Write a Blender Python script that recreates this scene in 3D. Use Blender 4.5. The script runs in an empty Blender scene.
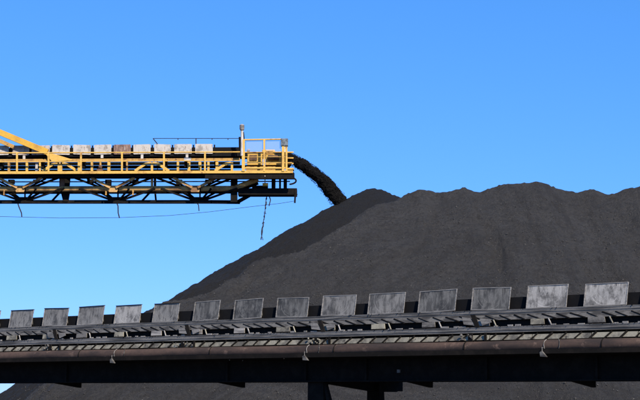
import bpy, bmesh, math, random
from mathutils import Vector, Matrix, noise
random.seed(7)
R = math.radians
S = bpy.context.scene
COL = S.collection

# ------------------------------------------------------------------ camera
F = 1505.0                       # focal length in pixels of a 640 wide frame
HOR = 402.0                      # row of the horizon
PITCH = math.atan((HOR-200)/F)
EYE = Vector((0, 0, 1.7))
cam_d = bpy.data.cameras.new('camera')
cam_d.sensor_width = 36; cam_d.lens = 36*F/640
cam_d.clip_start = 0.5; cam_d.clip_end = 20000
cam = bpy.data.objects.new('camera', cam_d); COL.objects.link(cam)
cam.location = EYE; cam.rotation_euler = (R(90)+PITCH, 0, 0)
S.camera = cam

def W(x, y, Y):
    """world point at distance Y seen in row y, column x (640x400)"""
    a = (x-320)/F; b = (200-y)/F
    d = Vector((a, math.cos(PITCH)-math.sin(PITCH)*b, math.sin(PITCH)+math.cos(PITCH)*b))
    return EYE + d*(Y/d.y)

# ------------------------------------------------------------------ sky + sun
SUN_AZ = R(27)      # to the right of straight behind the camera
SUN_EL = R(38)
to_sun = Vector((math.sin(SUN_AZ)*math.cos(SUN_EL), -math.cos(SUN_AZ)*math.cos(SUN_EL), math.sin(SUN_EL)))
w = bpy.data.worlds.new('World'); S.world = w; w.use_nodes = True
nt = w.node_tree; bg = nt.nodes['Background']
sky = nt.nodes.new('ShaderNodeTexSky'); sky.sky_type = 'NISHITA'; sky.sun_disc = False
sky.sun_elevation = SUN_EL
sky.sun_rotation = math.atan2(to_sun.x, to_sun.y)
sky.altitude = 600; sky.air_density = 1.0; sky.dust_density = 0.0; sky.ozone_density = 4.0
EXPO = .585; GAIN = .08
sep = nt.nodes.new('ShaderNodeSeparateColor'); com = nt.nodes.new('ShaderNodeCombineColor')
nt.links.new(sky.outputs[0], sep.inputs[0])
for ch, ex, k in ((0, .917, .488), (1, .66, 1.43), (2, .80, 2.12)):
    pw = nt.nodes.new('ShaderNodeMath'); pw.operation = 'POWER'; pw.inputs[1].default_value = ex
    mu = nt.nodes.new('ShaderNodeMath'); mu.operation = 'MULTIPLY'; mu.inputs[1].default_value = k
    nt.links.new(sep.outputs[ch], pw.inputs[0]); nt.links.new(pw.outputs[0], mu.inputs[0]); nt.links.new(mu.outputs[0], com.inputs[ch])
nt.links.new(com.outputs[0], bg.inputs[0]); bg.inputs[1].default_value = GAIN
sl = bpy.data.lights.new('sun', 'SUN'); sl.energy = 4.6; sl.angle = R(0.5); sl.color = (1, .90, .76)
sun = bpy.data.objects.new('sun', sl); COL.objects.link(sun); sun.location = (30, -30, 60)
sun.rotation_euler = to_sun.to_track_quat('Z', 'Y').to_euler()
S.view_settings.view_transform = 'Standard'; S.view_settings.look = 'None'
S.view_settings.exposure = EXPO; S.view_settings.gamma = 1; S.view_settings.use_curve_mapping = False

# ------------------------------------------------------------------ materials
def nodes(name, rough=.7, metal=0, spec=.3):
    m = bpy.data.materials.new(name); m.use_nodes = True
    t = m.node_tree; b = t.nodes['Principled BSDF']
    b.inputs['Roughness'].default_value = rough; b.inputs['Metallic'].default_value = metal
    b.inputs['Specular IOR Level'].default_value = spec
    return m, t, b
def N(t, kind, **kw):
    n = t.nodes.new(kind)
    for k, v in kw.items():
        if k in n.inputs: n.inputs[k].default_value = v
        else: setattr(n, k, v)
    return n
def coords(t, scale=(1,1,1), rnd=False, out='Object'):
    c = N(t, 'ShaderNodeTexCoord'); m = N(t, 'ShaderNodeMapping'); m.inputs['Scale'].default_value = scale
    t.links.new(c.outputs[out], m.inputs['Vector'])
    if rnd:
        i = N(t, 'ShaderNodeObjectInfo'); mu = N(t, 'ShaderNodeMath', operation='MULTIPLY'); mu.inputs[1].default_value = 97
        t.links.new(i.outputs['Random'], mu.inputs[0])
        cb = N(t, 'ShaderNodeCombineXYZ')
        for k in range(3): t.links.new(mu.outputs[0], cb.inputs[k])
        t.links.new(cb.outputs[0], m.inputs['Location'])
    return m.outputs[0]
def noise_f(t, vec, scale, detail=6, rough=.6):
    n = N(t, 'ShaderNodeTexNoise', Scale=scale, Detail=detail, Roughness=rough)
    t.links.new(vec, n.inputs['Vector']); return n.outputs['Fac']
def ramp(t, fac, lo, hi):
    r = N(t, 'ShaderNodeMapRange'); r.inputs['From Min'].default_value = lo; r.inputs['From Max'].default_value = hi
    r.interpolation_type = 'SMOOTHSTEP'
    t.links.new(fac, r.inputs['Value']); return r.outputs[0]
def mix(t, fac, a, b):
    m = N(t, 'ShaderNodeMix', data_type='RGBA')
    if isinstance(fac, (int, float)): m.inputs[0].default_value = fac
    else: t.links.new(fac, m.inputs[0])
    for i, c in ((6, a), (7, b)):
        if isinstance(c, tuple): m.inputs[i].default_value = (*c, 1)
        else: t.links.new(c, m.inputs[i])
    return m.outputs[2]
def mul(t, a, b):
    m = N(t, 'ShaderNodeMath', operation='MULTIPLY')
    for i, c in enumerate((a, b)):
        if isinstance(c, (int, float)): m.inputs[i].default_value = c
        else: t.links.new(c, m.inputs[i])
    return m.outputs[0]
def bump(t, b, h, strength, dist):
    n = N(t, 'ShaderNodeBump', Strength=strength, Distance=dist)
    t.links.new(h, n.inputs['Height']); t.links.new(n.outputs[0], b.inputs['Normal'])

def worn(name, base, dirt, dirt_lo=.5, dirt_hi=.68, scale=2.5, rust=None, rust_lo=.6, rough=.65, metal=0, streak=(1,1,1), spec=.3, grime=.0):
    m, t, b = nodes(name, rough, metal, spec)
    v = coords(t, streak)
    c = mix(t, ramp(t, noise_f(t, v, scale), dirt_lo, dirt_hi), base, dirt)
    if rust:
        v2 = coords(t, (1,1,1))
        c = mix(t, ramp(t, noise_f(t, v2, scale*1.7+1, 8, .7), rust_lo, rust_lo+.07), c, rust)
    g = noise_f(t, coords(t), scale*9, 4, .7)
    c = mix(t, mul(t, ramp(t, g, .4, .75), .45), c, dirt)
    t.links.new(c, b.inputs['Base Color'])
    bump(t, b, g, .25, .01)
    return m
YELLOW = worn('yellow_paint', (.64,.39,.085), (.34,.18,.05), .50, .74, 1.6, rust=(.20,.085,.035), rust_lo=.60)
YELLOW2 = worn('faded_yellow_paint', (.48,.275,.07), (.24,.12,.045), .45, .7, 1.8, rust=(.14,.055,.028), rust_lo=.55)
ORANGE = worn('orange_yellow_paint', (.60,.34,.04), (.34,.18,.05), .5, .8, 1.2, rust=(.2,.09,.04), rust_lo=.68)
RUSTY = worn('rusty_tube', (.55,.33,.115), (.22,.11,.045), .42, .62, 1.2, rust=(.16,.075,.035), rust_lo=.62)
GREY = worn('galvanised_steel', (.30,.28,.255), (.13,.12,.11), .42, .66, 3, streak=(.6,1,5), rough=.55)
STRING = worn('weathered_steel', (.19,.178,.162), (.062,.057,.051), .4, .62, 2.2, streak=(.5,3,9), rough=.6)
LATT = worn('dusty_lattice_steel', (.14,.131,.118), (.045,.041,.037), .42, .6, 3.5, streak=(.8,1,3))
PALE = worn('pale_cream_sheet', (.27,.248,.19), (.09,.082,.066), .38, .62, 2.6, rust=(.05,.043,.036), rust_lo=.56)
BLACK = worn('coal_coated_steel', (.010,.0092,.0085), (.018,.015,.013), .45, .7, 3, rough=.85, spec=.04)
BELTM = worn('rubber_belt', (.010,.010,.011), (.014,.013,.013), .5, .7, 4, rough=.85, spec=.04)
PIPE = worn('rusty_pipe', (.085,.053,.038), (.030,.021,.017), .40, .66, 1.5, rust=(.125,.082,.06), rust_lo=.58, streak=(.35,1,1.4), rough=.75)
WHITE = worn('chalky_white_metal', (.52,.49,.45), (.34,.30,.26), .45, .7, 3, rust=(.2,.11,.07), rust_lo=.68)
LAMPG = worn('blue_grey_metal', (.16,.19,.21), (.07,.08,.09), .45, .6, 6)
ROPE = worn('frayed_rope', (.03,.028,.027), (.015,.015,.015), .4, .6, 8)
BROWN = worn('brown_motor_paint', (.17,.085,.045), (.05,.03,.02), .4, .65, 3)

def board_mat(name, base, dark, ring=True, lo=.47):
    m, t, b = nodes(name, .55, .0, .35)
    vs = coords(t, (5.5, 1, 1.3), True)
    s = ramp(t, noise_f(t, vs, 1.7, 8, .7), lo-.03, lo+.17)
    vb = coords(t, (1, 1, .8), True)
    c = mix(t, mul(t, s, .85), base, dark)
    bl = ramp(t, noise_f(t, vb, 2.8, 8, .7), .48, .64)
    c = mix(t, mul(t, bl, .8), c, tuple(k*.5 for k in dark))
    sp = ramp(t, noise_f(t, coords(t, (3.2,1,1.2), True), 4.2, 4, .6), .63, .70)
    c = mix(t, mul(t, sp, .8), c, (.035,.03,.028))
    fine = noise_f(t, coords(t, (1,1,1), True), 60, 3, .7)
    c = mix(t, mul(t, ramp(t, fine, .35, .8), .5), c, dark)
    if ring:
        tc = N(t, 'ShaderNodeTexCoord'); mp = N(t, 'ShaderNodeMapping'); mp.inputs['Location'].default_value = (.02, 0, -.12)
        mp.inputs['Scale'].default_value = (1, 0, 1)
        t.links.new(tc.outputs['Object'], mp.inputs['Vector'])
        ln = N(t, 'ShaderNodeVectorMath', operation='LENGTH'); t.links.new(mp.outputs[0], ln.inputs[0])
        for r0, wd, k in ((.36,.006,.55), (.30,.004,.35), (.21,.005,.3)):
            sb = N(t, 'ShaderNodeMath', operation='SUBTRACT'); sb.inputs[1].default_value = r0
            t.links.new(ln.outputs['Value'], sb.inputs[0])
            ab = N(t, 'ShaderNodeMath', operation='ABSOLUTE'); t.links.new(sb.outputs[0], ab.inputs[0])
            f = ramp(t, ab.outputs[0], wd*1.6, wd*.5)
            f = mul(t, f, ramp(t, noise_f(t, vb, 3, 3, .5), .40, .58))
            c = mix(t, mul(t, f, k), c, tuple(min(1, q*1.35) for q in base))
    t.links.new(c, b.inputs['Base Color'])
    bump(t, b, fine, .2, .006)
    return m
BOARD = [board_mat('weathered_board_grey', (.225,.213,.193), (.075,.069,.061)),
         board_mat('weathered_board_light', (.38,.36,.33), (.11,.102,.09), lo=.5),
         board_mat('weathered_board_dark', (.165,.157,.142), (.052,.048,.042), lo=.43)]
COVER = board_mat('white_cover_board', (.42,.385,.345), (.28,.24,.20), ring=False, lo=.55)
COVER_P = board_mat('pinkish_cover_board', (.40,.34,.29), (.24,.17,.13), ring=False, lo=.5)
COVER_R = board_mat('rusty_cover_board', (.27,.17,.13), (.11,.055,.04), ring=False, lo=.45)

# lilac mesh on the end platform
MESHM, t, b = nodes('fine_wire_mesh', .6)
b.inputs['Base Color'].default_value = (.50,.50,.62,1); b.inputs['Alpha'].default_value = .14

# coal
COAL, t, b = nodes('coal', .78, 0, .25)
va = coords(t, (1,1,1))
at = N(t, 'ShaderNodeAttribute', attribute_name='fresh_shade')
n1 = noise_f(t, va, .35, 5, .6); n2 = noise_f(t, va, 6, 8, .75)
fl = N(t, 'ShaderNodeAttribute', attribute_name='flow')
n3 = noise_f(t, fl.outputs['Vector'], 1.0, 9, .68)
n5 = noise_f(t, fl.outputs['Vector'], 3.6, 6, .7)
n4 = noise_f(t, coords(t, (1,1,1)), 22, 3, .8)
n6 = noise_f(t, coords(t, (.8,.8,2.4)), 1.6, 9, .72)
c = mix(t, ramp(t, n1, .35, .65), (.075,.070,.0655), (.060,.056,.0525))
c = mix(t, mul(t, ramp(t, n3, .50, .64), .62), c, (.034,.031,.029))
c = mix(t, mul(t, ramp(t, n5, .56, .66), .5), c, (.028,.026,.024))
c = mix(t, mul(t, ramp(t, n6, .50, .62), .5), c, (.034,.031,.029))
c = mix(t, mul(t, ramp(t, n2, .46, .62), .7), c, (.034,.031,.029))
c = mix(t, mul(t, ramp(t, n4, .62, .72), .5), c, (.12,.11,.10))
c = mix(t, mul(t, at.outputs['Fac'], .95), c, (.019,.0175,.017))  # fresh coal tone, deepened to paint in shade on the left wedge
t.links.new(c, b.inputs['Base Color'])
ad = N(t, 'ShaderNodeMath', operation='ADD'); t.links.new(mul(t, n2, 1.0), ad.inputs[0]); t.links.new(mul(t, n4, .55), ad.inputs[1])
bump(t, b, ad.outputs[0], 1.0, .30)
LUMP, t, b = nodes('shiny_coal', .6, 0, .3)
b.inputs['Base Color'].default_value = (.045,.042,.039,1)
COAL_F, t, b = nodes('fresh_coal', .9, 0, .06)
g = noise_f(t, coords(t), 5, 6, .7)
t.links.new(mix(t, ramp(t, g, .4, .7), (.006,.0057,.0055), (.012,.011,.0105)), b.inputs['Base Color'])
bump(t, b, g, .8, .15)
GROUND, t, b = nodes('coal_dusted_earth', .9, 0, .2)
g = noise_f(t, coords(t), .4, 9, .7)
t.links.new(mix(t, ramp(t, g, .35, .65), (.06,.055,.05), (.11,.095,.08)), b.inputs['Base Color'])
bump(t, b, noise_f(t, coords(t), 3, 8, .7), .6, .08)

# ------------------------------------------------------------------ helpers
def tag(o, label=None, cat=None, group=None, kind=None):
    if label: o['label'] = label
    if cat: o['category'] = cat
    if group: o['group'] = group
    if kind: o['kind'] = kind
    return o
def empty(name, loc, rot=(0,0,0)):
    o = bpy.data.objects.new(name, None); COL.objects.link(o)
    o.location = loc; o.rotation_euler = rot; o.empty_display_size = .3
    return o
class MB:
    def __init__(s, origin=(0,0,0)): s.v = []; s.f = []; s.o = Vector(origin)
    def add(s, vs, fs):
        n = len(s.v); s.v += [Vector(p)-s.o for p in vs]; s.f += [tuple(i+n for i in f) for f in fs]; return s
    def frame(s, c, ax, ay, az):        # box from centre and three half-axis vectors
        c = Vector(c); P = []
        for i in (-1,1):
            for j in (-1,1):
                for k in (-1,1): P.append(c+ax*i+ay*j+az*k)
        return s.add(P, [(0,1,3,2),(4,6,7,5),(0,4,5,1),(2,3,7,6),(0,2,6,4),(1,5,7,3)])
    def box(s, x0, x1, y0, y1, z0, z1):
        return s.frame(((x0+x1)/2,(y0+y1)/2,(z0+z1)/2), Vector(((x1-x0)/2,0,0)), Vector((0,(y1-y0)/2,0)), Vector((0,0,(z1-z0)/2)))
    def bar(s, p, q, w, h=None, up=(0,0,1)):   # w across, h along 'up'
        h = h or w; p = Vector(p); q = Vector(q); d = q-p
        a = d.normalized(); u = Vector(up)
        if abs(a.dot(u)) > .98: u = Vector((0,1,0))
        sd = a.cross(u).normalized(); u2 = sd.cross(a)
        return s.frame((p+q)/2, d/2, sd*w/2, u2*h/2)
    def tube(s, pts, r, n=10, cap=True):
        pts = [Vector(p) for p in pts]; rr = r if isinstance(r, (list,tuple)) else [r]*len(pts)
        vs = []; fs = []
        ref = Vector((0,1,0)) if abs((pts[-1]-pts[0]).normalized().y) < .9 else Vector((0,0,1))
        for i, p in enumerate(pts):
            a = (pts[min(i+1,len(pts)-1)]-pts[max(i-1,0)]).normalized()
            x = a.cross(ref).normalized(); y = a.cross(x)
            for k in range(n):
                th = 2*math.pi*k/n; vs.append(p+(x*math.cos(th)+y*math.sin(th))*rr[i])
        for i in range(len(pts)-1):
            for k in range(n):
                fs.append((i*n+k, i*n+(k+1)%n, (i+1)*n+(k+1)%n, (i+1)*n+k))
        if cap: fs.append(tuple(range(n))[::-1]); fs.append(tuple((len(pts)-1)*n+k for k in range(n)))
        return s.add(vs, fs)
    def prism(s, pts, off):            # polygon extruded by vector off
        pts = [Vector(p) for p in pts]; off = Vector(off); n = len(pts)
        return s.add(pts+[p+off for p in pts], [tuple(range(n))[::-1], tuple(range(n,2*n))]+[(i,(i+1)%n,(i+1)%n+n,i+n) for i in range(n)])
    def lump(s, c, r, rnd):
        ico = [(0,0,1),(.89,0,.45),(.28,.85,.45),(-.72,.53,.45),(-.72,-.53,.45),(.28,-.85,.45),(.72,.53,-.45),(-.28,.85,-.45),(-.89,0,-.45),(-.28,-.85,-.45),(.72,-.53,-.45),(0,0,-1)]
        fs = [(0,1,2),(0,2,3),(0,3,4),(0,4,5),(0,5,1),(1,6,2),(2,7,3),(3,8,4),(4,9,5),(5,10,1),(2,6,7),(3,7,8),(4,8,9),(5,9,10),(1,10,6),(11,7,6),(11,8,7),(11,9,8),(11,10,9),(11,6,10)]
        a = Matrix.Rotation(rnd.uniform(0,6), 3, 'Z') @ Matrix.Rotation(rnd.uniform(0,6), 3, 'X')
        sc = Vector((rnd.uniform(.7,1.3), rnd.uniform(.6,1.1), rnd.uniform(.5,1)))
        vs = []
        for p in ico:
            q = Vector(p)*rnd.uniform(.8,1.15); q = Vector((q.x*sc.x,q.y*sc.y,q.z*sc.z)); vs.append(Vector(c)+a@q*r)
        return s.add(vs, fs)
    def build(s, name, m, parent=None, smooth=False, bev=0, second=None, cut=None):
        me = bpy.data.meshes.new(name); me.from_pydata([tuple(v) for v in s.v], [], s.f); me.update()
        bm = bmesh.new(); bm.from_mesh(me); bmesh.ops.recalc_face_normals(bm, faces=bm.faces); bm.to_mesh(me); bm.free()
        me.materials.append(m)
        if second:
            me.materials.append(second)
            for p in me.polygons:
                if p.index >= cut: p.material_index = 1
        if smooth:
            for p in me.polygons: p.use_smooth = True
            me.set_sharp_from_angle(angle=R(40))
        o = bpy.data.objects.new(name, me); COL.objects.link(o)
        if parent: o.parent = parent
        if bev:
            bv = o.modifiers.new('bevel', 'BEVEL'); bv.width = bev; bv.segments = 2; bv.limit_method = 'ANGLE'
        return o

# ------------------------------------------------------------------ ground
g = MB(); g.add([(-8000,-200,0),(8000,-200,0),(8000,12000,0),(-8000,12000,0)], [(0,1,2,3)])
tag(g.build('ground', GROUND), kind='structure')

# ------------------------------------------------------------------ coal pile (one height field)
RY = 82.0; SL = .62
prof_px = [(385,190.5),(391,191.6),(400,192),(412,192.3),(422,191),(434,190.6),(445,192.5),(455,189.5),(468,188.6),(480,190),(490,186.8),(501,186),(512,185.2),(524,183.6),(535,182.6),(543,183.2),(550,185),(560,189),(570,192.5),(580,193.3),(587,190.4),(594,190.8),(600,191.6),(610,193),(622,190),(631,187),(640,185),(660,181),(700,178),(760,182)]
prof = [((W(x,y,RY)).x, (W(x,y,RY)).z) for x, y in prof_px]
def interp(tab, x):
    if x <= tab[0][0]: return tab[0][1]
    for (a, b), (c, d) in zip(tab, tab[1:]):
        if x <= c: return b+(d-b)*(x-a)/(c-a)
    return tab[-1][1]
Z0 = 13.4
arr = []
for x, y in ((38,400),(50,383),(100,345),(135,320),(170,298.5),(216,280),(267,256),(306,240.5),(333,227),(357,213),(380,199.5),(391,192)):
    k = (W(x,y,1).z-1.7)
    Y = (1.7-Z0+SL*RY)/(SL-k); arr.append((Y, W(x,y,Y).x))
arr = [(40, arr[0][1]-(arr[0][0]-40)*.9)] + arr + [(100, arr[-1][1]+(100-arr[-1][0])*.9)]
BP = W(374,185.8,88)
def fr(x, y, s, o=5, z=0.0): return noise.fractal(Vector((x*s, y*s, z)), .9, 2.1, o)
def flow(X, Y): return X-.75*(Y-RY)*max(0, min(1, (9-X)/12))+.9*noise.noise(Vector((X*.15, Y*.15, 2)))
def pile(X, Y):
    wx = X+fr(X,Y,.25,3,3)*.5; wy = Y+fr(X,Y,.22,3,9)*.35
    zr = interp(prof, X)+.06*noise.noise(Vector((X*1.7,0,5)))+.05*abs(noise.noise(Vector((X*3.6,0,8))))
    front = zr-SL*(RY-wy) + max(0,(RY-Y))*.0
    d = (Y-RY)
    if d > -1.2: front = min(front, zr+.12-max(0,d)*.0)
    if d > 2.5: front = zr-(d-2.5)*.6
    xa = interp(arr, Y)+fr(X,Y,.5,4,5)*.3
    A = front if wx > xa else front-.7*(xa-wx)
    if X > 32: A -= (X-32)*.6
    # fresh cone under the discharge
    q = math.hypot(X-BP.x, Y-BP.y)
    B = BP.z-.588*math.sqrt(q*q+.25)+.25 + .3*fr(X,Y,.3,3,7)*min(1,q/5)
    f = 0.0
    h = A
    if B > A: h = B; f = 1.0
    # far shoulder so the ridge keeps going back
    if h > .05:
        # slide lobes, gullies running down the face, small lumps
        u = flow(X, Y); k = 1.0 if Y < RY-4 else max(.35, (RY-Y)/4)
        gul = noise.fractal(Vector((u*.55, Y*.10, 1.5)), .8, 2.0, 5)
        h += k*(.10*noise.fractal(Vector((u*2.0, Y*.3, 2.5)), .8, 2.0, 4) + .15*gul + .06*fr(X,Y,1.3,4,2)) - .06 + .060*noise.noise(Vector((X*4.5,Y*4.5,0))) + .050*noise.noise(Vector((X*11,Y*11,4)))
        rv = abs(noise.noise(Vector((u*.30+3, Y*.07, 8))))
        h -= .14*max(0, .10-rv)/.10 * (1-f)
    g = .02*noise.noise(Vector((X,Y,0)))
    if h < g: h = g-.05; 
    return h, f
st = .125
xs = []; x = -32.0
while x < 46: xs.append(x); x += st if -19 < x < 21 else .5
ys = []; y = 50.0
while y < 112: ys.append(y); y += .16 if 60 < y < 92 else .6
vs = []; fr_a = []
for y in ys:
    for x in xs:
        h, f = pile(x, y); vs.append((x, y, h)); fr_a.append(f)
nx = len(xs)
fs = [(j*nx+i, j*nx+i+1, (j+1)*nx+i+1, (j+1)*nx+i) for j in range(len(ys)-1) for i in range(nx-1)]
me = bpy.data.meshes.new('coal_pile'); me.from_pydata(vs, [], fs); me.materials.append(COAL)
for p in me.polygons: p.use_smooth = True
ca = me.attributes.new('fresh_shade', 'FLOAT', 'POINT')
fa = me.attributes.new('flow', 'FLOAT_VECTOR', 'POINT'); fv = []
for (x, y, z) in vs: fv += [flow(x, y)*1.1, y*.17, z*.17]
fa.data.foreach_set('vector', fv)
# soften the border of the fresh coal mask with its painted shade
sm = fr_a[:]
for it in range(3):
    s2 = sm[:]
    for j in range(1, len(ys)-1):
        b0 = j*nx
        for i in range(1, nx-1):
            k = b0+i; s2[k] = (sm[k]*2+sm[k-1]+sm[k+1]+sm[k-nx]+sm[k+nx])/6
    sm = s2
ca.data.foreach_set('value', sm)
po = bpy.data.objects.new('coal_pile', me); COL.objects.link(po)
tag(po, 'huge black coal stockpile rising behind the roadside conveyor under the blue sky', 'coal pile')

# loose lumps lying on the slope
rl = random.Random(5); m = MB()
for k in range(16000):
    X = rl.uniform(-16, 20); Y = rl.uniform(60, 80.3)
    if noise.noise(Vector((X*.4, Y*.25, 6))) < -.1 and rl.random() < .7: continue
    h, f = pile(X, Y)
    if h < 1.5: continue
    m.lump((X, Y, h+.01), .014+.035*rl.random()**3, rl)
lm = m.build('coal_lumps', LUMP); tag(lm, 'loose lumps of coal scattered over the slopes of the stockpile', 'coal', kind='stuff')

# ------------------------------------------------------------------ roadside belt conveyor
YR = 33.6; RAT = 1.353; YL = YR*RAT
PR = W(606.5, 306, YR); PL = W(20, 328.5, YL)
dv = PR-PL; TH = math.atan2(-dv.y, dv.x)
SLOPE = math.atan2(PL.z-PR.z+.03, math.hypot(dv.x, dv.y))
LEN = math.hypot(dv.x, dv.y); STEP = LEN/13
conv = empty('belt_conveyor', (PR.x, PR.y, 0), (0, SLOPE, -TH))
tag(conv, 'long dark belt conveyor with grey wind boards and rusty pipe crossing in front', 'conveyor')
def U(x):
    k = (x-320)/F
    return (k*PR.y-PR.x)/(math.cos(TH)+k*math.sin(TH))
sc = F/YR
def Zc(y): return 1.7+(HOR-y)/sc
UA, UB = -46.0, 9.0
rnd = random.Random(3)
# wind boards
tone = {0:0, 1:0, 2:0, 3:1, 4:0, 5:2, 6:2, 7:2, 8:0, 9:0, 10:2, 11:2, 12:1, 13:1}
wd = [.68,.70,.70,.68,.64,.62,.66,.70,.71,.73,.72,.70,.70,.71]
for i in range(-2, 15):
    k = min(max(i,0),13)
    u = (i-13)*STEP - .085 + rnd.uniform(-.015,.015); hw = STEP*wd[k]/2
    z0 = Zc(306.5)+.005; z1 = Zc(283)+rnd.uniform(-.012,.012); v0 = .06; v1 = v0+(z1-z0)*rnd.uniform(.10,.15)
    hz = (z1-z0)/2; tw = rnd.uniform(-.016,.016)
    o = Vector((u, (v0+v1)/2, (z0+z1)/2))
    def P(a, b, out=0):     # a in -1..1 along, b in -1..1 up
        s = (v1-v0)/2
        n = Vector((0, -2*hz, 2*s)).normalized()
        return Vector((a*hw, b*s, b*hz+a*tw)) + n*out + Vector((.012*b,0,0))
    m = MB()
    nn = 8   # slightly dented sheet
    vsb = []; fsb = []
    for jj in range(nn+1):
        for ii in range(nn+1):
            a = -1+2*ii/nn; b = -1+2*jj/nn
            dn = .010*noise.noise(Vector((a*1.3+i*7, b*1.3, 2)))
            vsb.append(P(a, b, dn))
    for jj in range(nn+1):
        for ii in range(nn+1):
            a = -1+2*ii/nn; b = -1+2*jj/nn
            vsb.append(P(a, b, -.012+.010*noise.noise(Vector((a*1.3+i*7, b*1.3, 2)))))
    q = nn+1
    for jj in range(nn):
        for ii in range(nn):
            k0 = jj*q+ii
            fsb.append((k0,k0+1,k0+q+1,k0+q)); k1 = k0+q*q; fsb.append((k1,k1+q,k1+q+1,k1+1))
    for ii in range(nn):
        for (a0, b0) in ((ii, ii+1),(nn*q+ii, nn*q+ii+1),(ii*q,(ii+1)*q),(ii*q+nn,(ii+1)*q+nn)):
            fsb.append((a0,b0,b0+q*q,a0+q*q))
    m.add(vsb, fsb)
    bo = m.build('wind_board', BOARD[tone.get(k,0)], conv, smooth=True); bo.location = o
    f = MB(); e = .017; ex = e/hw; ez = e/2/hz
    f.bar(P(-1+ex/2,-1,.004), P(-1+ex/2,1,.004), e, .012, up=(0,1,0)); f.bar(P(1-ex/2,-1,.004), P(1-ex/2,1,.004), e, .012, up=(0,1,0))
    f.bar(P(-1,1-ez,.005), P(1,1-ez,.005), .013, e)
    f.bar(P(-1,-1+ez,.005), P(1,-1+ez,.005), .013, e)
    fo = f.build('frame', GREY, bo)
    if k < 5:
        f2 = MB(); f2.bar(P(-1.0,1,.0)+Vector((0,0,.006)), P(1.0,1,.0)+Vector((0,0,.006)), .045, .016)
        f2.build('top_edge', BLACK, bo)
    # stay behind the board
    for sg in (-1, 1):
        s_ = MB(); s_.bar(P(.8*sg,.1,-.03), Vector((hw*.8*sg,.14,-hz-.02)), .035, .035); s_.build('stay', STRING, bo)
    # idler set: three rollers in a bracket
    ib = MB(); ib.bar((u,.20,Zc(312)), (u,1.55,Zc(312)), .07, .07)
    ib.bar((u,.24,Zc(312)), (u,.24,Zc(296)), .05, .05); ib.bar((u,1.50,Zc(312)), (u,1.50,Zc(296)), .05, .05)
    io = ib.build('idler_bracket', BLACK, conv)
    for (a, b) in (((u+.06,.28,Zc(299)),(u+.06,.62,Zc(307))), ((u+.06,.65,Zc(307.5)),(u+.06,1.10,Zc(307.5))), ((u+.06,1.13,Zc(307)),(u+.06,1.47,Zc(299)))):
        MB().tube([a,b], .055, 12).build('roller', BLACK, io, smooth=True)
# troughed belt with its load
b_ = MB()
sec = [(.22,293.5),(.30,294.5),(.62,302.5),(1.10,302.5),(1.42,294.5),(1.50,293.5)]
n = 60; vsb = []; fsb = []
for i in range(n+1):
    u = UA+(UB-UA)*i/n
    for (v, y) in sec: vsb.append((u, v, Zc(y)))
    for (v, y) in sec: vsb.append((u, v, Zc(y)-.02))
for i in range(n):
    for j in range(5):
        a = i*12+j; fsb.append((a,a+1,a+13,a+12)); a += 6; fsb.append((a,a+12,a+13,a+1))
    for j in (0,5):
        a = i*12+j; fsb.append((a,a+12,a+18,a+6))
b_.add(vsb, fsb); b_.build('belt', BELTM, conv)
rb = MB(); rb.box(UA, UB, .35, 1.35, Zc(327), Zc(327)+.02); rb.build('return_belt', BELTM, conv)
# side skirt (dark strip between the boards)
sk = MB(); sk.bar((UA,.20,Zc(300)), (UB,.20,Zc(300)), .02, Zc(294)-Zc(306)); sk.build('skirt', BELTM, conv)
# stringers: channel sections
def channel(y0, y1, v, name, m_, d=.10, fl=.02):
    m = MB(); za, zb = Zc(y0), Zc(y1)
    m.box(UA, UB, v, v+.015, zb, za)                 # web
    m.box(UA, UB, v-.006, v+d, za, za+fl)            # top flange
    m.box(UA, UB, v-.020, v+d, zb-fl*.7, zb-.001)
    m.box(UA, UB, v-.010, v-.001, zb+(za-zb)*.30, zb+(za-zb)*.36)
    return m.build(name, m_, conv)
channel(307.6, 311.4, -.02, 'upper_stringer', STRING)
channel(325.6, 330.4, -.20, 'lower_stringer', STRING)
m = MB(); m.box(UA, UB, 1.62, 1.68, Zc(331), Zc(307)); m.build('far_stringer', STRING, conv)
# slanted lattice under the upper stringer: sheet strip with slanting dark ribs
m = MB(); m.prism([(UA,-.05,Zc(312.3)),(UB,-.05,Zc(312.3)),(UB,-.10,Zc(317.6)),(UA,-.10,Zc(317.6))], (0,.012,0))
cut = len(m.f); u = UA+.5; k = 0
while u < UB-.6:
    j = rnd.uniform(-.03,.03); L = rnd.uniform(.30,.42)
    m.bar((u+j,-.062,Zc(312.6)), (u+j+L,-.115,Zc(317.9)), .012, rnd.choice((.016,.022,.03)), up=(0,0,1))
    u += .375; k += 1
m.build('lattice_strip', LATT, conv, second=BLACK, cut=cut)
# panel strip above the pipe, cream, with leaning black bars built as slanting shadows
m = MB(); u = UA
u = UA
while u < UB-.5:
    L = .375*rnd.choice((2,3,4)); dz = rnd.uniform(-.006,.006)
    m.prism([(u,-.27,Zc(333.6)+dz),(u+L-.02,-.27,Zc(333.6)+dz),(u+L-.02,-.31,Zc(338.8)+dz),(u,-.31,Zc(338.8)+dz)], (0,.012,0)); u += L
cut = len(m.f); m.box(UA+.1, UB-.1, -.268, -.262, Zc(338.5), Zc(333.8)); u = UA+.3
while u < UB-.6:
    wq = rnd.choice((.03,.035,.045))
    m.bar((u,-.325,Zc(339.2)), (u+.17+rnd.uniform(-.02,.02),-.285,Zc(332.6)), .02, wq, up=(0,0,1)); u += .375+rnd.uniform(-.01,.01)
m.build('cream_strip', PALE, conv, second=BLACK, cut=cut)
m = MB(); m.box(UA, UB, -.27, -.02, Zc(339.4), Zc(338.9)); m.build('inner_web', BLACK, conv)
m = MB(); m.box(UA, UB, -.02, .02, Zc(355.5), Zc(312)); m.build('back_plate', BLACK, conv)
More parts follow.
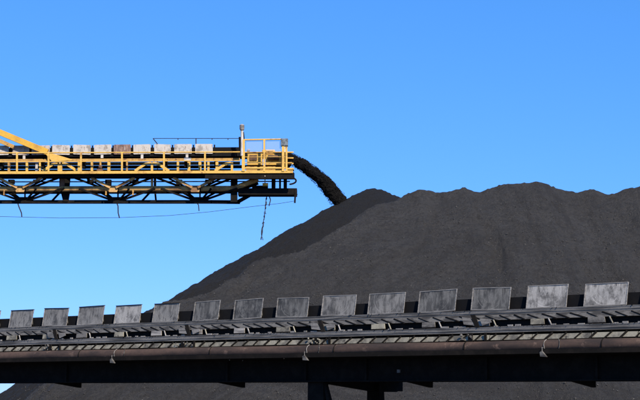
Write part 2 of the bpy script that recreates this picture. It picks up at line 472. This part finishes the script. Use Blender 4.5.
# pale idler end plates and thin struts
for i in range(-3, 17):
    u = (i-13)*STEP-.20+rnd.uniform(-.03,.03); hh = .21+rnd.uniform(-.03,.03)
    mt = rnd.choice((PALE, PALE, GREY, LATT)) if 0 <= i < 13 else LATT
    m = MB(); m.prism([(u-hh,-.12,Zc(317.6)),(u+hh*.8,-.12,Zc(317.6)),(u+hh,-.16,Zc(323.4)),(u-hh*.9,-.16,Zc(323.4))], (0,.03,0))
    m.build('end_plate', mt, conv)
    m = MB(); a = u+hh+.09
    m.bar((a,-.13,Zc(317.5)), (a+.10,-.17,Zc(324.5)), .03, .02); m.build('strut', PALE if i%2 else GREY, conv)
    for q in range(3):
        m = MB(); uu = u+.35+q*.3+rnd.uniform(-.1,.1)
        m.box(uu, uu+rnd.uniform(.08,.2), -.17, -.14, Zc(324.6), Zc(324.6)+rnd.uniform(.02,.04))
        m.build('bolt_plate', GREY, conv)
# splice frames where the truss sections meet
for x in (60, 192, 325, 478):
    u = U(x); m = MB()
    m.prism([(u-.14,-.16,Zc(311.5)),(u-.02,-.16,Zc(311.5)),(u+.14,-.21,Zc(325)),(u+.02,-.21,Zc(325))], (0,.03,0))
    m.build('splice_frame', BLACK, conv)
    m = MB(); m.box(u+.34,u+.40,-.34,-.31,Zc(339.5),Zc(331)); m.build('splice_bar', BLACK, conv)
    m = MB(); m.box(u-.10,u+.02,-.34,-.31,Zc(339.5),Zc(331)); m.build('splice_bar', BLACK, conv)
    m = MB()
    m.prism([(u-.38,-.15,Zc(313.5)),(u-.15,-.16,Zc(315)),(u+.02,-.20,Zc(323)),(u-.30,-.20,Zc(321.5))], (0,.02,0))
    m.build('splice_plate', STRING, conv)
    m = MB(); m.prism([(u+.12,-.17,Zc(316)),(u+.40,-.17,Zc(317)),(u+.46,-.20,Zc(320)),(u+.22,-.21,Zc(323.5))], (0,.02,0))
    m.build('splice_plate', STRING, conv)
    m = MB()
    for q in range(7):
        m.lump((u+rnd.uniform(-.3,.35), -.34, Zc(rnd.uniform(332,338))), rnd.uniform(.015,.05), rnd)
    m.build('bolt_cluster', PALE if x in (325,) else LATT, conv)
# pipe
pc = (-.36, Zc(346.3)); pr = .142
n = 70
pp = MB().tube([(UA+(UB-UA)*i/n, pc[0], pc[1]+.006*math.sin(i*.9)) for i in range(n+1)], pr, 24).build('pipe', PIPE, conv, smooth=True)
for x in (-150, -40, 92, 222, 345, 474, 610):
    u = U(x); MB().tube([(u-.012,pc[0],pc[1]),(u+.012,pc[0],pc[1])], pr+.012, 24).build('joint_ring', BLACK, pp, smooth=True)
u = UA
# straps round the pipe with hanging lamps / tags
for x in (128, 319, 554):
    u = U(x)
    def arc(u0, du, a0, a1, rr):
        P_ = []
        for i in range(13):
            a = R(a0+(a1-a0)*i/12); P_.append((u0+du*math.sin(math.pi*i/12), pc[0]-rr*math.cos(a), pc[1]+rr*math.sin(a)))
        return P_
    MB().tube(arc(u+.30, .08, 75, -55, pr+.012), .008, 6).build('pipe_strap', LATT, conv)
    P_ = arc(u, -.02, 70, -20, pr+.014); P_.append((u-.015, pc[0]-.24, pc[1]-.03)); P_.append((u-.01, pc[0]-.24, pc[1]-.20))
    MB().tube(P_, .007, 6).build('hanging_rod', GREY, conv)
    m = MB(); z = pc[1]-.19
    m.prism([(u-.06,pc[0]-.27,z+.05),(u-.01,pc[0]-.27,z+.07),(u+.11,pc[0]-.27,z-.06),(u-.05,pc[0]-.27,z-.05)], (0,.06,0)); m.build('clamp', LATT, conv)
m = MB(); m.box(UA, UB, -.555, -.535, Zc(354.0), Zc(349.2)); m.box(UA, UB, -.535, -.30, Zc(354.0), Zc(354.0)+.012); m.build('tray_or_shade_strip', BLACK, conv)  # added black strip, stands in for shade on the pipe's lower half
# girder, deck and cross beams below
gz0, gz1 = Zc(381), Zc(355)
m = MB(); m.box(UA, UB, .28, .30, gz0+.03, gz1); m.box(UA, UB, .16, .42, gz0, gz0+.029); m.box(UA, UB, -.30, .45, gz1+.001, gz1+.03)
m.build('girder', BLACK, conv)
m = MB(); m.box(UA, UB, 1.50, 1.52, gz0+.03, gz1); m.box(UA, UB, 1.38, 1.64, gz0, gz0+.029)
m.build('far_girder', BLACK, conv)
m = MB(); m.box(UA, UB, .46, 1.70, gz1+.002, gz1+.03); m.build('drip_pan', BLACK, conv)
for x in (-280, -115, 45, 208, 396, 560):
    u = U(x); m = MB()
    m.prism([(u,.31,gz0+.05),(u,1.45,gz0+.05),(u,1.45,gz0-.14),(u,1.38,gz0-.135),(u,.31,gz0-.002)], (.10,0,0))
    m.build('cross_beam', BLACK, conv)
for x in (62, 222, 300, 360, 480, 590):
    u = U(x); m = MB(); m.box(u-.03,u+.03,.20,.279,gz0+.03,gz1); m.build('stiffener', BLACK, conv)
# support trestles: a near and a far leg joined by a deep cross head
def trestle(x):
    u = U(x)
    for v in (.30, 2.85):
        w0, w1 = (.25, .29) if v < 1 else (.20, .30)
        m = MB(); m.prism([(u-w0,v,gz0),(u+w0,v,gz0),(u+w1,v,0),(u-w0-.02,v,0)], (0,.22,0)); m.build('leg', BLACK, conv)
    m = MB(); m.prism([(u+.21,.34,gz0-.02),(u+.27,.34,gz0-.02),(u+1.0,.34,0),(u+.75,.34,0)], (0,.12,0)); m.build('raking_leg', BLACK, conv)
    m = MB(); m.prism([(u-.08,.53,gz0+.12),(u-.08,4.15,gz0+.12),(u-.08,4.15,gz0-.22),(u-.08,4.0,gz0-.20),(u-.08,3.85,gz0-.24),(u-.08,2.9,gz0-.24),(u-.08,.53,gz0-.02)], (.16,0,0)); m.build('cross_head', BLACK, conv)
    m = MB(); m.box(u-.5,u+.5,.1,3.3,-.02,.08); m.build('footing', GROUND, conv)
trestle(308); trestle(-400)
m = MB(); m.box(UA, UB, 1.66, 4.1, gz0+.125, gz0+.16); m.box(UA, UB, 2.55, 2.7, gz0+.02, gz0+.124); m.build('far_walkway', BLACK, conv)
u = U(395); m = MB(); m.box(u-.04,u+.04,.10,.14,Zc(371.5),Zc(368)); m.build('sign_plate', LATT, conv)
for x, y in ((292,361),(299,358.5),(238,363),(251,363.5),(24,366),(430,357),(462,356)):
    u = U(x); Yx = PR.y-u*math.sin(TH); zz = 1.7+(HOR-y)*Yx/F
    MB().lump((u, pc[0]+.02, min(zz, pc[1]-pr)), .022, rnd).build('rivet_plate', GREY, conv)

# spilled coal lying along the stringers
m = MB(); cr = conv.matrix_world
M = Matrix.Translation(conv.location) @ conv.rotation_euler.to_matrix().to_4x4()
for i in range(1500):
    u = rnd.uniform(-24, 3); v, y = rnd.choice(((.0,307.0),(-.04,307.0),(-.20,325.1),(-.22,325.1),(-.16,324.9)))
    if noise.noise(Vector((u*.8, v*9, 3))) < -.05: continue
    m.lump(M @ Vector((u, v+rnd.uniform(-.01,.03), Zc(y)+.008)), rnd.uniform(.005,.016), rnd)
tag(m.build('coal_spillage', COAL_F), 'crumbs of spilled coal lying along the rails of the front conveyor', 'coal', kind='stuff')

# ------------------------------------------------------------------ stacker boom
YB = 86.0; PXM = F/YB
base = W(60, 203, YB+1.5)
boom = empty('stacker_boom', base)
tag(boom, 'yellow lattice stacker boom with white cover boards throwing coal onto the stockpile', 'stacker boom')
def P(x, y, d=0.0): return W(x, y, YB+d)
def B(): return MB(base)
XL = -330
def bbar(m, x0, y0, x1, y1, d=0, w=.08, h=.08, d1=None):
    return m.bar(P(x0,y0,d), P(x1,y1,d if d1 is None else d1), w, h)
def pxbox(m, x0, x1, y0, y1, d0, d1):    # box from pixel rectangle
    a = P(x0,y1,d0); b = P(x1,y0,d0); c = P(x1,y0,d1); return m.box(a.x,b.x,a.y,c.y,a.z,b.z)
def ln(x, ya, yb): return ya+(yb-ya)*x/300.0    # the boom rises very slightly to the right
posts = [XL+12, -269, -228, -187, -147, -106, -66, -25, 17, 48.5, 81, 122, 164, 205]
m = B(); m.tube([P(XL,154.8), P(0,153), P(240,152)], .040, 8)
hr = m.build('handrail', YELLOW, boom, smooth=True)
for x in posts:
    m = B(); bbar(m, x, ln(x,153,151.8), x, ln(x,173,171.5), 0, .10, .09); m.build('rail_post', YELLOW, hr)
m = B(); m.tube([P(XL,163.4,.02), P(0,162,.02), P(240,160.6,.02)], .030, 8); m.build('mid_rail', YELLOW, hr, smooth=True)
m = B(); m.bar(P(XL,173.8,-.02), P(293,171.7,-.02), .03, .155); m.build('kick_plate', YELLOW, boom)
m = B(); m.bar(P(XL,175.0,.42), P(232,173.5,.42), .80, .04); m.bar(P(XL,176.9,.30), P(205,175.9,.30), .06, .16)
m.build('walkway', BLACK, boom)
m = B(); m.bar(P(XL,176.0,2.95), P(232,174.5,2.95), .7, .04); m.build('far_walkway', BLACK, boom)
# conveyor stringers on the boom
m = B(); m.bar(P(XL,162.2,.85), P(240,159.6,.85), .10, .17); m.build('stringer', YELLOW2, boom)
m = B(); m.bar(P(XL,165.4,2.35), P(240,163.2,2.35), .10, .17); m.build('far_stringer', YELLOW2, boom)
rnd = random.Random(11)
x = XL+4
while x < 238:
    if min(abs(x-c) for c in (60,152,-32,-124,-216,236)) > 15:
        m = B(); w_ = rnd.choice((.10,.13,.16)); bbar(m, x, 161.8, x, 173, .86, w_, w_); m.build('short_post', rnd.choice((YELLOW,YELLOW,YELLOW2)), boom)
        if rnd.random() < .5:
            m = B(); bbar(m, x, 163.5, x, 174, 2.34, .1, .1); m.build('short_post', YELLOW2, boom)
    x += rnd.choice((8.5, 11, 13, 18))
# A frames standing on the truss
for x in (-216, -124, -32, 60, 152, 232):
    m = B()
    m.bar(P(x,171.5,.72), P(x,162.5,.72), .26 if x == 60 else .13, .1)
    for s in (-1, 1):
        if x == 232 and s == 1: continue
        m.bar(P(x+s*17,171.0,.72), P(x+s*7,164.3,.72), .10, .15, up=(0,0,1))
        m.bar(P(x+s*7,164.3,.72), P(x+s*1,162.9,.72), .10, .15, up=(0,0,1))
    m.build('arch_brace', YELLOW, boom)
# idlers and belt
m = B(); m.bar(P(XL,159.6,1.6), P(284,157,1.6), 1.15, .05); m.bar(P(XL,153.4,1.05), P(244,151.4,1.05), .03, .50); m.bar(P(XL,157.6,2.15), P(286,155,2.15), .03, .40)
m.build('belt', BELTM, boom)
m = B(); m.bar(P(XL,168.5,1.6), P(284,166.6,1.6), 1.05, .03)
m.build('return_belt', BELTM, boom)
x = XL+9
while x < 236:
    m = B(); bbar(m, x, ln(x,169,167), x, ln(x,161,159), 1.3, .16, .5); m.build('return_idler', BLACK, boom)
    x += rnd.choice((20,30,41))
m = B(); m.bar(P(XL,171.5,2.0), P(232,170.3,2.0), .06, .14); m.build('tray_or_shade_strip', BLACK, boom)  # the boom's own cable tray
m = B(); bbar(m, 97, 170.8, 103, 170.8, .5, .2, .2); m.lump(P(100,167,.5), .19, rnd); m.build('lamp', BROWN, boom)
m = B(); pxbox(m, 184, 191, 157.5, 161.0, .3, .5); m.build('junction_box', WHITE, boom)
for x, y0, y1 in ((102,154,158),(142,154,158.5),(50,154,163),(187,154,158.5),(24,154,160),(36.5,163,171)):
    m = B(); pxbox(m, x-1.3, x+1.3, y0, y1, .95, 1.03); m.build('cover_clip', WHITE, boom)
# cover boards
covers = [(52,70,'w'),(73,91,'w'),(93.8,111.5,'w'),(113.6,131,'r'),(133.2,150.8,'w'),(154,171,'w'),(174,192,'w'),(195,213,'w'),(31.5,50,'p'),(12,29.5,'p'),(-8.5,9,'w')]
covers += [(-28-20.3*k, -10.5-20.3*k, 'w' if k%3 else 'p') for k in range(14)]
for i, (a, b_, kd) in enumerate(covers):
    yt = 144.6-(a-52)*.007; yb = 155.0-(a-52)*.007
    if a < 50: yt += .3
    o = P((a+b_)/2, (yt+yb)/2, .97); hw = (b_-a)/2/PXM; hz = (yb-yt)/2/PXM
    m = MB(); dx = -.012; r_ = .05; t_ = rnd.uniform(-.016,.016)
    pl = []
    for sx, sz in ((1,1),(-1,1),(-1,-1),(1,-1)):
        a0 = {(1,1):0,(-1,1):90,(-1,-1):180,(1,-1):270}[(sx,sz)]
        for k in range(4):
            an = R(a0+30*k); px_ = sx*(hw-r_)+r_*math.cos(an); pz_ = sz*(hz-r_)+r_*math.sin(an)
            pl.append((px_+dx*pz_/hz*.6, .05*pz_/hz, pz_+t_*px_/hw))
    m.prism(pl, (0,.02,0))
    c_ = m.build('cover_board', {'w':COVER,'p':COVER_P,'r':COVER_R}[kd], boom); c_.location = o-base
    if kd == 'r': c_['label'] = 'rust brown cover board among the white ones'
    f = MB(); f.prism([(hw*.25, -.012, -hz*.7),(hw*.33,-.012,-hz*.7),(hw*.33,-.002,hz*.55),(hw*.25,-.002,hz*.55)], (0,.006,0)); f.build('seam', COVER_P if kd=='w' else COVER, c_)
    # dark bracket between boards
    m = B(); pxbox(m, b_+.7, b_+2.2, yt+1, yb-1, .99, 1.03); m.build('cover_bracket', BLACK, boom)
# far hand line behind the covers
m = B(); m.tube([P(153,138.4,3.2), P(240,138.4,3.2)], .020, 6); m.tube([P(153,138.4,3.2), P(157.5,144,3.2)], .03, 6)
for x in (196,): m.bar(P(x,138.4,3.2), P(x,150,3.2), .06, .06)
for x in (178,212,228): m.bar(P(x,138.4,3.2), P(x,139.8,3.2), .05, .05)
for x in (157.5,): m.bar(P(x,144,3.2), P(x,174,3.2), .05, .05)
m.build('far_handrail', ROPE, boom)
# truss: near and far tubes, top chords, bottom chord
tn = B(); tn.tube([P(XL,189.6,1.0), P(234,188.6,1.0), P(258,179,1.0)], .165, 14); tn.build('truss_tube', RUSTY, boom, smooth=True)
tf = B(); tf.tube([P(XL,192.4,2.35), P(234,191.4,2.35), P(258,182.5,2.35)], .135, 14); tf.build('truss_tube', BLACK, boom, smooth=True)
m = B(); m.bar(P(XL,178.4,.85), P(232,177.6,.85), .14, .10); m.bar(P(XL,178.2,2.35), P(232,177.4,2.35), .14, .06); m.build('top_chord', BLACK, boom)
m = B(); m.bar(P(XL,202,1.55), P(212,201.9,1.55), .2, .20); m.bar(P(211,201.9,1.55), P(240,202.2,1.55), .2, .2); m.bar(P(237,202.4,1.55), P(250,195,1.55), .2, .2)
m.build('bottom_chord', BLACK, boom)
m = B(); m.tube([P(XL,182.4,1.5), P(290,181.4,1.5)], .035, 6); m.build('service_pipe', BLACK, boom)
low = [20, 113, 195]; low = [20-82*k for k in range(1,5)][::-1]+low
for x in low:
    m = B()
    for s in (-1, 1):
        m.bar(P(x+s*22,177.6,.42), P(x+s*3,187.6,.74), .10, .14)
    m.prism([P(x-6,185.5,.78),P(x+6,185.5,.78),P(x+4,192,.78),P(x-4,192,.78)], (0,.03,0))
    m.build('diagonal', RUSTY, boom)
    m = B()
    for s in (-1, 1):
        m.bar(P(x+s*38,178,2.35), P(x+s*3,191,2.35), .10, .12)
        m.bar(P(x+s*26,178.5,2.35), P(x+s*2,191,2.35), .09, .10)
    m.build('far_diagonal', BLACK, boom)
    m = B(); xx = x+4
    for s in (-1, -.45, .45, 1):
        m.bar(P(xx+s*38,188.5 if s in (-1,1) else 192,.76 if s in (-1,1) else 2.3), P(xx+s*4,200.6,1.52), .10, .11)
    m.bar(P(xx-12,192,2.3), P(xx-2,200.6,1.55), .09, .09); m.bar(P(xx+12,188.5,.8), P(xx+2,200.6,1.52), .09, .09)
    m.bar(P(xx+1,188.5,.8), P(xx+1,200.6,1.52), .09, .09)
    m.prism([P(xx-8,197,1.44),P(xx+8,197,1.44),P(xx+5,203,1.44),P(xx-5,203,1.44)], (0,.2,0))
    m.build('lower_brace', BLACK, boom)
for x in [62, 152]+[-28-82*k for k in range(0,4)]:
    m = B(); w_ = .30 if x == 62 else .13
    m.bar(P(x,177.5,.94), P(x,190,.94), w_, .12); m.build('upright', RUSTY if x != 62 else BROWN, boom)
    m = B(); m.bar(P(x+3,177.5,2.35), P(x+3,191,2.35), .14, .1); m.bar(P(x+3,191,2.3), P(x+4,201,1.55), .10, .1)
    m.bar(P(x+2,188,.8), P(x-10,201,1.5), .09, .09)
    if x == 62: m.prism([P(60,189,1.4),P(70,189,1.4),P(68,201.5,1.4),P(63,201.5,1.4)], (0,.2,0)); m.prism([P(62,178,1.3),P(70,178,1.3),P(69,189,1.3),P(62,189,1.3)], (0,.2,0))
    m.build('cross_frame', BLACK, boom)
for x, yy in ((8,4),(33,3),(87,4),(105,6),(132,4),(176,5),(205,4)):
    m = B(); pxbox(m, x, x+6, 179.5, 179.5+yy, 1.5, 1.8); m.build('cable_bracket', BLACK, boom)
for x in (4, 106, 133): 
    m = B(); pxbox(m, x-.8, x+.8, 188, 195, .86, .90); m.build('hanger', YELLOW2, boom)
# backstay beams rising to the left
m = B(); m.bar(P(47.5,152.2,.62), P(-330,-5,.62), .22, .34); m.build('stay_beam', ORANGE, boom)
m = B(); m.bar(P(48,151,.60), P(-330,-8.5,.60), .10, .06); m.build('stay_flange', YELLOW, boom)
m = B(); m.bar(P(14,147,.75), P(-330,2,.75), .2, .22); m.build('stay_beam', YELLOW2, boom)
m = B(); m.prism([P(44,152,.58),P(50,152.6,.58),P(74,160,.58),P(52,161.5,.58)], (0,.1,0)); m.build('stay_foot', YELLOW, boom)

# ---- head end of the boom
m = B(); pxbox(m, 205, 294.5, 173.0, 178.6, .05, .17); pxbox(m, 205.5, 294, 172.2, 173.4, .18, 2.6); pxbox(m, 205, 294.5, 173.4, 178.6, 2.61, 2.73)
m.build('head_frame', BLACK, boom)
m = B(); pxbox(m, 238, 297, 188.2, 194.6, .9, 1.9); m.build('lower_box_beam', BLACK, boom)
for a, b_, ya, yb_, da in ((230.5,237.5,178,202,1.0),(271.5,275.5,178,189,1.0),(279,281,178,189,1.0),(283.5,287,178,189,1.0),(283.5,287,179,189,2.0),(252,268,185.5,189,1.2)):
    m = B(); pxbox(m, a, b_, ya, yb_, da, da+.15); m.build('head_column', BLACK, boom)
m = B(); pxbox(m, 262.5, 268, 183, 186, .8, 1.0); m.build('warning_light', ORANGE, boom)
m = B(); m.tube([P(265,176,.04),P(265,183,.8)], .03, 6); m.build('conduit', WHITE, boom)
m = B(); m.tube([P(288+9*math.cos(R(a))*.9, 180.8+3.6*math.sin(R(a)), .9) for a in range(-80,81,16)], .05, 8); m.build('hook', BLACK, boom, smooth=True)
m = B(); m.bar(P(295.5,189,.9), P(294.8,203,.9), .10, .08); m.bar(P(295.8,197,.9), P(297.2,194,.9), .06, .06); m.build('end_bracket', BLACK, boom)
# platform railing
pr_ = B()
pr_.tube([P(244,139.8), P(285,139.2)], .045, 8); pr_.tube([P(244,139.6,2.6), P(285,139,2.6)], .035, 8)
pr_.build('platform_rail', YELLOW, boom, smooth=True)
for x, w_ in ((243.4,.17),(264.3,.11),(283.2,.15),(286.5,.11)):
    m = B(); bbar(m, x, 139.5 if x < 286 else 146, x, 171.5, 0, w_, w_); m.build('rail_post', YELLOW, boom)
for y, x0, x1, r_ in ((152.3,244,286,.035),(157,244,286,.02),(163,244,292,.03),(168.3,244,286,.06)):
    m = B(); m.tube([P(x0,y,.02),P(x1,y-.2,.02)], r_, 8); m.build('mid_rail', YELLOW, boom, smooth=True)
for y in (152.2,158,163.5,168.5):
    m = B(); m.bar(P(285.5,y,.1), P(293.5,y,.1), .07, .07); m.build('rung', YELLOW, boom); m = B(); m.bar(P(285.5,y,.9), P(293.5,y,.9), .07, .07); m.build('rung', YELLOW, boom)
m = B(); m.bar(P(293.2,152,.1), P(293.2,152,.9), .05, .05); m.build('end_rail', YELLOW, boom); m = B(); m.bar(P(286,170,.4), P(294,170,.4), .7, .05); m.build('end_step', YELLOW, boom)
m = B(); pxbox(m, 246, 263, 141, 151, .05, .06); pxbox(m, 266, 281, 141, 151, .05, .06); m.build('mesh_panel', MESHM, boom)
# drive: yellow guards, gearbox, motors and head drum
m = B(); pxbox(m, 247, 262.5, 153.5, 165, .6, 1.1); m.build('drive_guard', YELLOW, boom, bev=.03)
m = B(); pxbox(m, 265.5, 281, 154.5, 165, .6, 1.1); m.build('drive_guard', YELLOW, boom, bev=.03)
m = B(); pxbox(m, 249.5, 257, 155, 160.5, .54, .61); m.build('motor', BROWN, boom, bev=.03)
m = B(); m.tube([P(268,157.8,.5),P(279,157.8,.5)], .16, 14); m.build('motor', BROWN, boom, smooth=True)
m = B(); pxbox(m, 262, 275, 149.5, 155, .75, 1.1); m.build('gearbox', YELLOW, boom, bev=.04)
m = B(); pxbox(m, 266, 273, 151, 154, .68, .76); m.build('inspection_hatch', YELLOW2, boom)
m = B(); pxbox(m, 246, 283, 166.5, 172, .7, .9); m.build('base_frame', YELLOW2, boom)
m = B(); m.lump(P(248.5,150.3,.3), .13, rnd); m.build('lamp', WHITE, boom)
m = B(); m.tube([P(285,162,1.0), P(285,162,2.2)], .42, 24); m.build('head_drum', BELTM, boom, smooth=True)
# mast
m = B(); m.tube([P(242,156,-.02),P(242,131,-.02)], [.09,.075], 12); m.build('mast', WHITE, boom, smooth=True)
m = B(); m.tube([P(242,131,-.02),P(242,129.8,-.02),P(242,129.2,-.02),P(242,125.2,-.02),P(242,124.3,-.02)], [.07,.12,.14,.14,.08], 12); m.build('mast_lamp', GREY, boom, smooth=True)
m = B(); m.bar(P(239.8,137,.1), P(240,152,.1), .13, .1); m.bar(P(243.5,132,.05), P(244.6,143,.05), .06, .05); m.build('mast_bracket', BLACK, boom)
m = B(); pxbox(m, 280.8, 288, 138.3, 145.8, -.12, .25); m.build('floodlight', LAMPG, boom, bev=.03)
m = B(); pxbox(m, 283.2, 285.6, 145.8, 152, -.05, .05); m.build('floodlight_stem', WHITE, boom)

# ------------------------------------------------------------------ cables hanging below the boom
def cable(pts, r, name, label, cat, m_=ROPE, ragged=0, group=None):
    p0 = P(*pts[0]); m = MB(p0); Q = []
    pts = [P(*q) for q in pts]
    for a, b_ in zip(pts, pts[1:]):
        for k in range(6):
            q = a.lerp(b_, k/6)
            if ragged: q = q+Vector((rnd.uniform(-1,1)*ragged, rnd.uniform(-1,1)*ragged, 0))
            Q.append(q)
    Q.append(pts[-1])
    m.tube(Q, [r*(rnd.uniform(.5,1.5) if ragged else 1) for _ in Q], 6)
    if ragged:
        for k in range(14):
            q = rnd.choice(Q[2:]); m.tube([q, q+Vector((rnd.uniform(-.1,.1), 0, rnd.uniform(-.25,-.05)))], .014, 4)
    o = m.build(name, m_); o.location = p0
    return tag(o, label, cat, group)
cable([(17.5,202.4,1.5),(19,207,1.5),(21.5,213,1.5),(21.8,217,1.5)], .035, 'hanging_cable', 'short bent cable end hanging below the far left of the boom', 'cable')
cable([(116.5,202.4,1.5),(118,206,1.5),(118.2,213,1.5),(119.5,218,1.5)], .035, 'hanging_cable', 'dangling cable end under the boom below the rusty cover board', 'cable')
cable([(196.5,202.4,1.5),(198.5,205,1.5),(199,211,1.5)], .03, 'hanging_cable', 'shortest dangling cable end under the boom near its outer third', 'cable')
cable([(269.5,196.8,1.2),(270.5,200,1.2),(269,206,1.2)], .03, 'hanging_cable', 'stub of cable beside the long frayed rope at the boom head', 'cable')
cable([(266.5,196.8,1.2),(265.5,208,1.2),(264,218,1.2),(262.5,228,1.2),(261,240,1.2)], .036, 'frayed_rope', 'long frayed dark rope hanging from the boom head towards the slope', 'rope', ragged=.02)
cable([(-330,205,.9)]+[(x, y, .9) for x, y in ((-100,214),(0,216.5),(60,218),(120,217.6),(170,215.5),(210,211.8),(250,206.8),(280,203.4),(295,201.0))], .012, 'sagging_wire', 'thin sagging wire slung below the whole length of the boom', 'wire')

# ------------------------------------------------------------------ stream of falling coal
path = [(282,156),(288,157.3),(294,160),(302,164.4),(311,170.6),(320,178.2),(328,186.6),(336,196.5),(343,207),(349,217)]
rad = [5.4,5.8,6.1,6.4,6.8,7.3,7.8,8.3,8.7,9.0]
D0 = 1.6; sp = []
for i in range(len(path)-1):
    for k in range(14):
        f = k/14; a, b_ = path[i], path[i+1]
        sp.append((P(a[0]+(b_[0]-a[0])*f, a[1]+(b_[1]-a[1])*f, D0), (rad[i]+(rad[i+1]-rad[i])*f)/PXM))
o0 = sp[0][0]; m = MB(o0); vsb = []; fsb = []; nn = 40
for i, (c, r_) in enumerate(sp):
    a = (sp[min(i+1,len(sp)-1)][0]-sp[max(i-1,0)][0]).normalized(); x_ = a.cross(Vector((0,1,0))).normalized(); y_ = Vector((0,1,0))
    for k in range(nn):
        th = 2*math.pi*k/nn
        q = c+x_*math.cos(th)*r_+y_*math.sin(th)*r_*1.15
        dsp = noise.fractal(Vector((q.x*1.6,q.y*1.6,q.z*1.6)), .7, 2.2, 5)*.17*(.25+.75*i/len(sp)) + noise.noise(q*9)*.035
        vsb.append(q+(q-c).normalized()*(dsp-.05))
for i in range(len(sp)-1):
    for k in range(nn): fsb.append((i*nn+k, i*nn+(k+1)%nn, (i+1)*nn+(k+1)%nn, (i+1)*nn+k))
m.add(vsb, fsb)
for k in range(4500):
    i = min(len(sp)-1, int(len(sp)*rnd.random()**.75)); c, r_ = sp[i]; th = rnd.uniform(0, 6.283)
    a = (sp[min(i+1,len(sp)-1)][0]-sp[max(i-1,0)][0]).normalized(); x_ = a.cross(Vector((0,1,0))).normalized()
    under = 1.0+max(0, math.cos(th)*(1 if x_.z < 0 else -1))*.10
    rr = r_*(.90+abs(rnd.gauss(0,.07))*(.4+.9*i/len(sp)))*under
    m.lump(c+x_*math.cos(th)*rr+Vector((0,math.sin(th)*rr*1.15,0))+a*rnd.uniform(-.1,.1), rnd.uniform(.006,.026), rnd)
o = m.build('falling_coal', COAL_F); o.location = o0
tag(o, 'stream of black coal arcing off the boom end down to the pile', 'falling coal', kind='stuff')
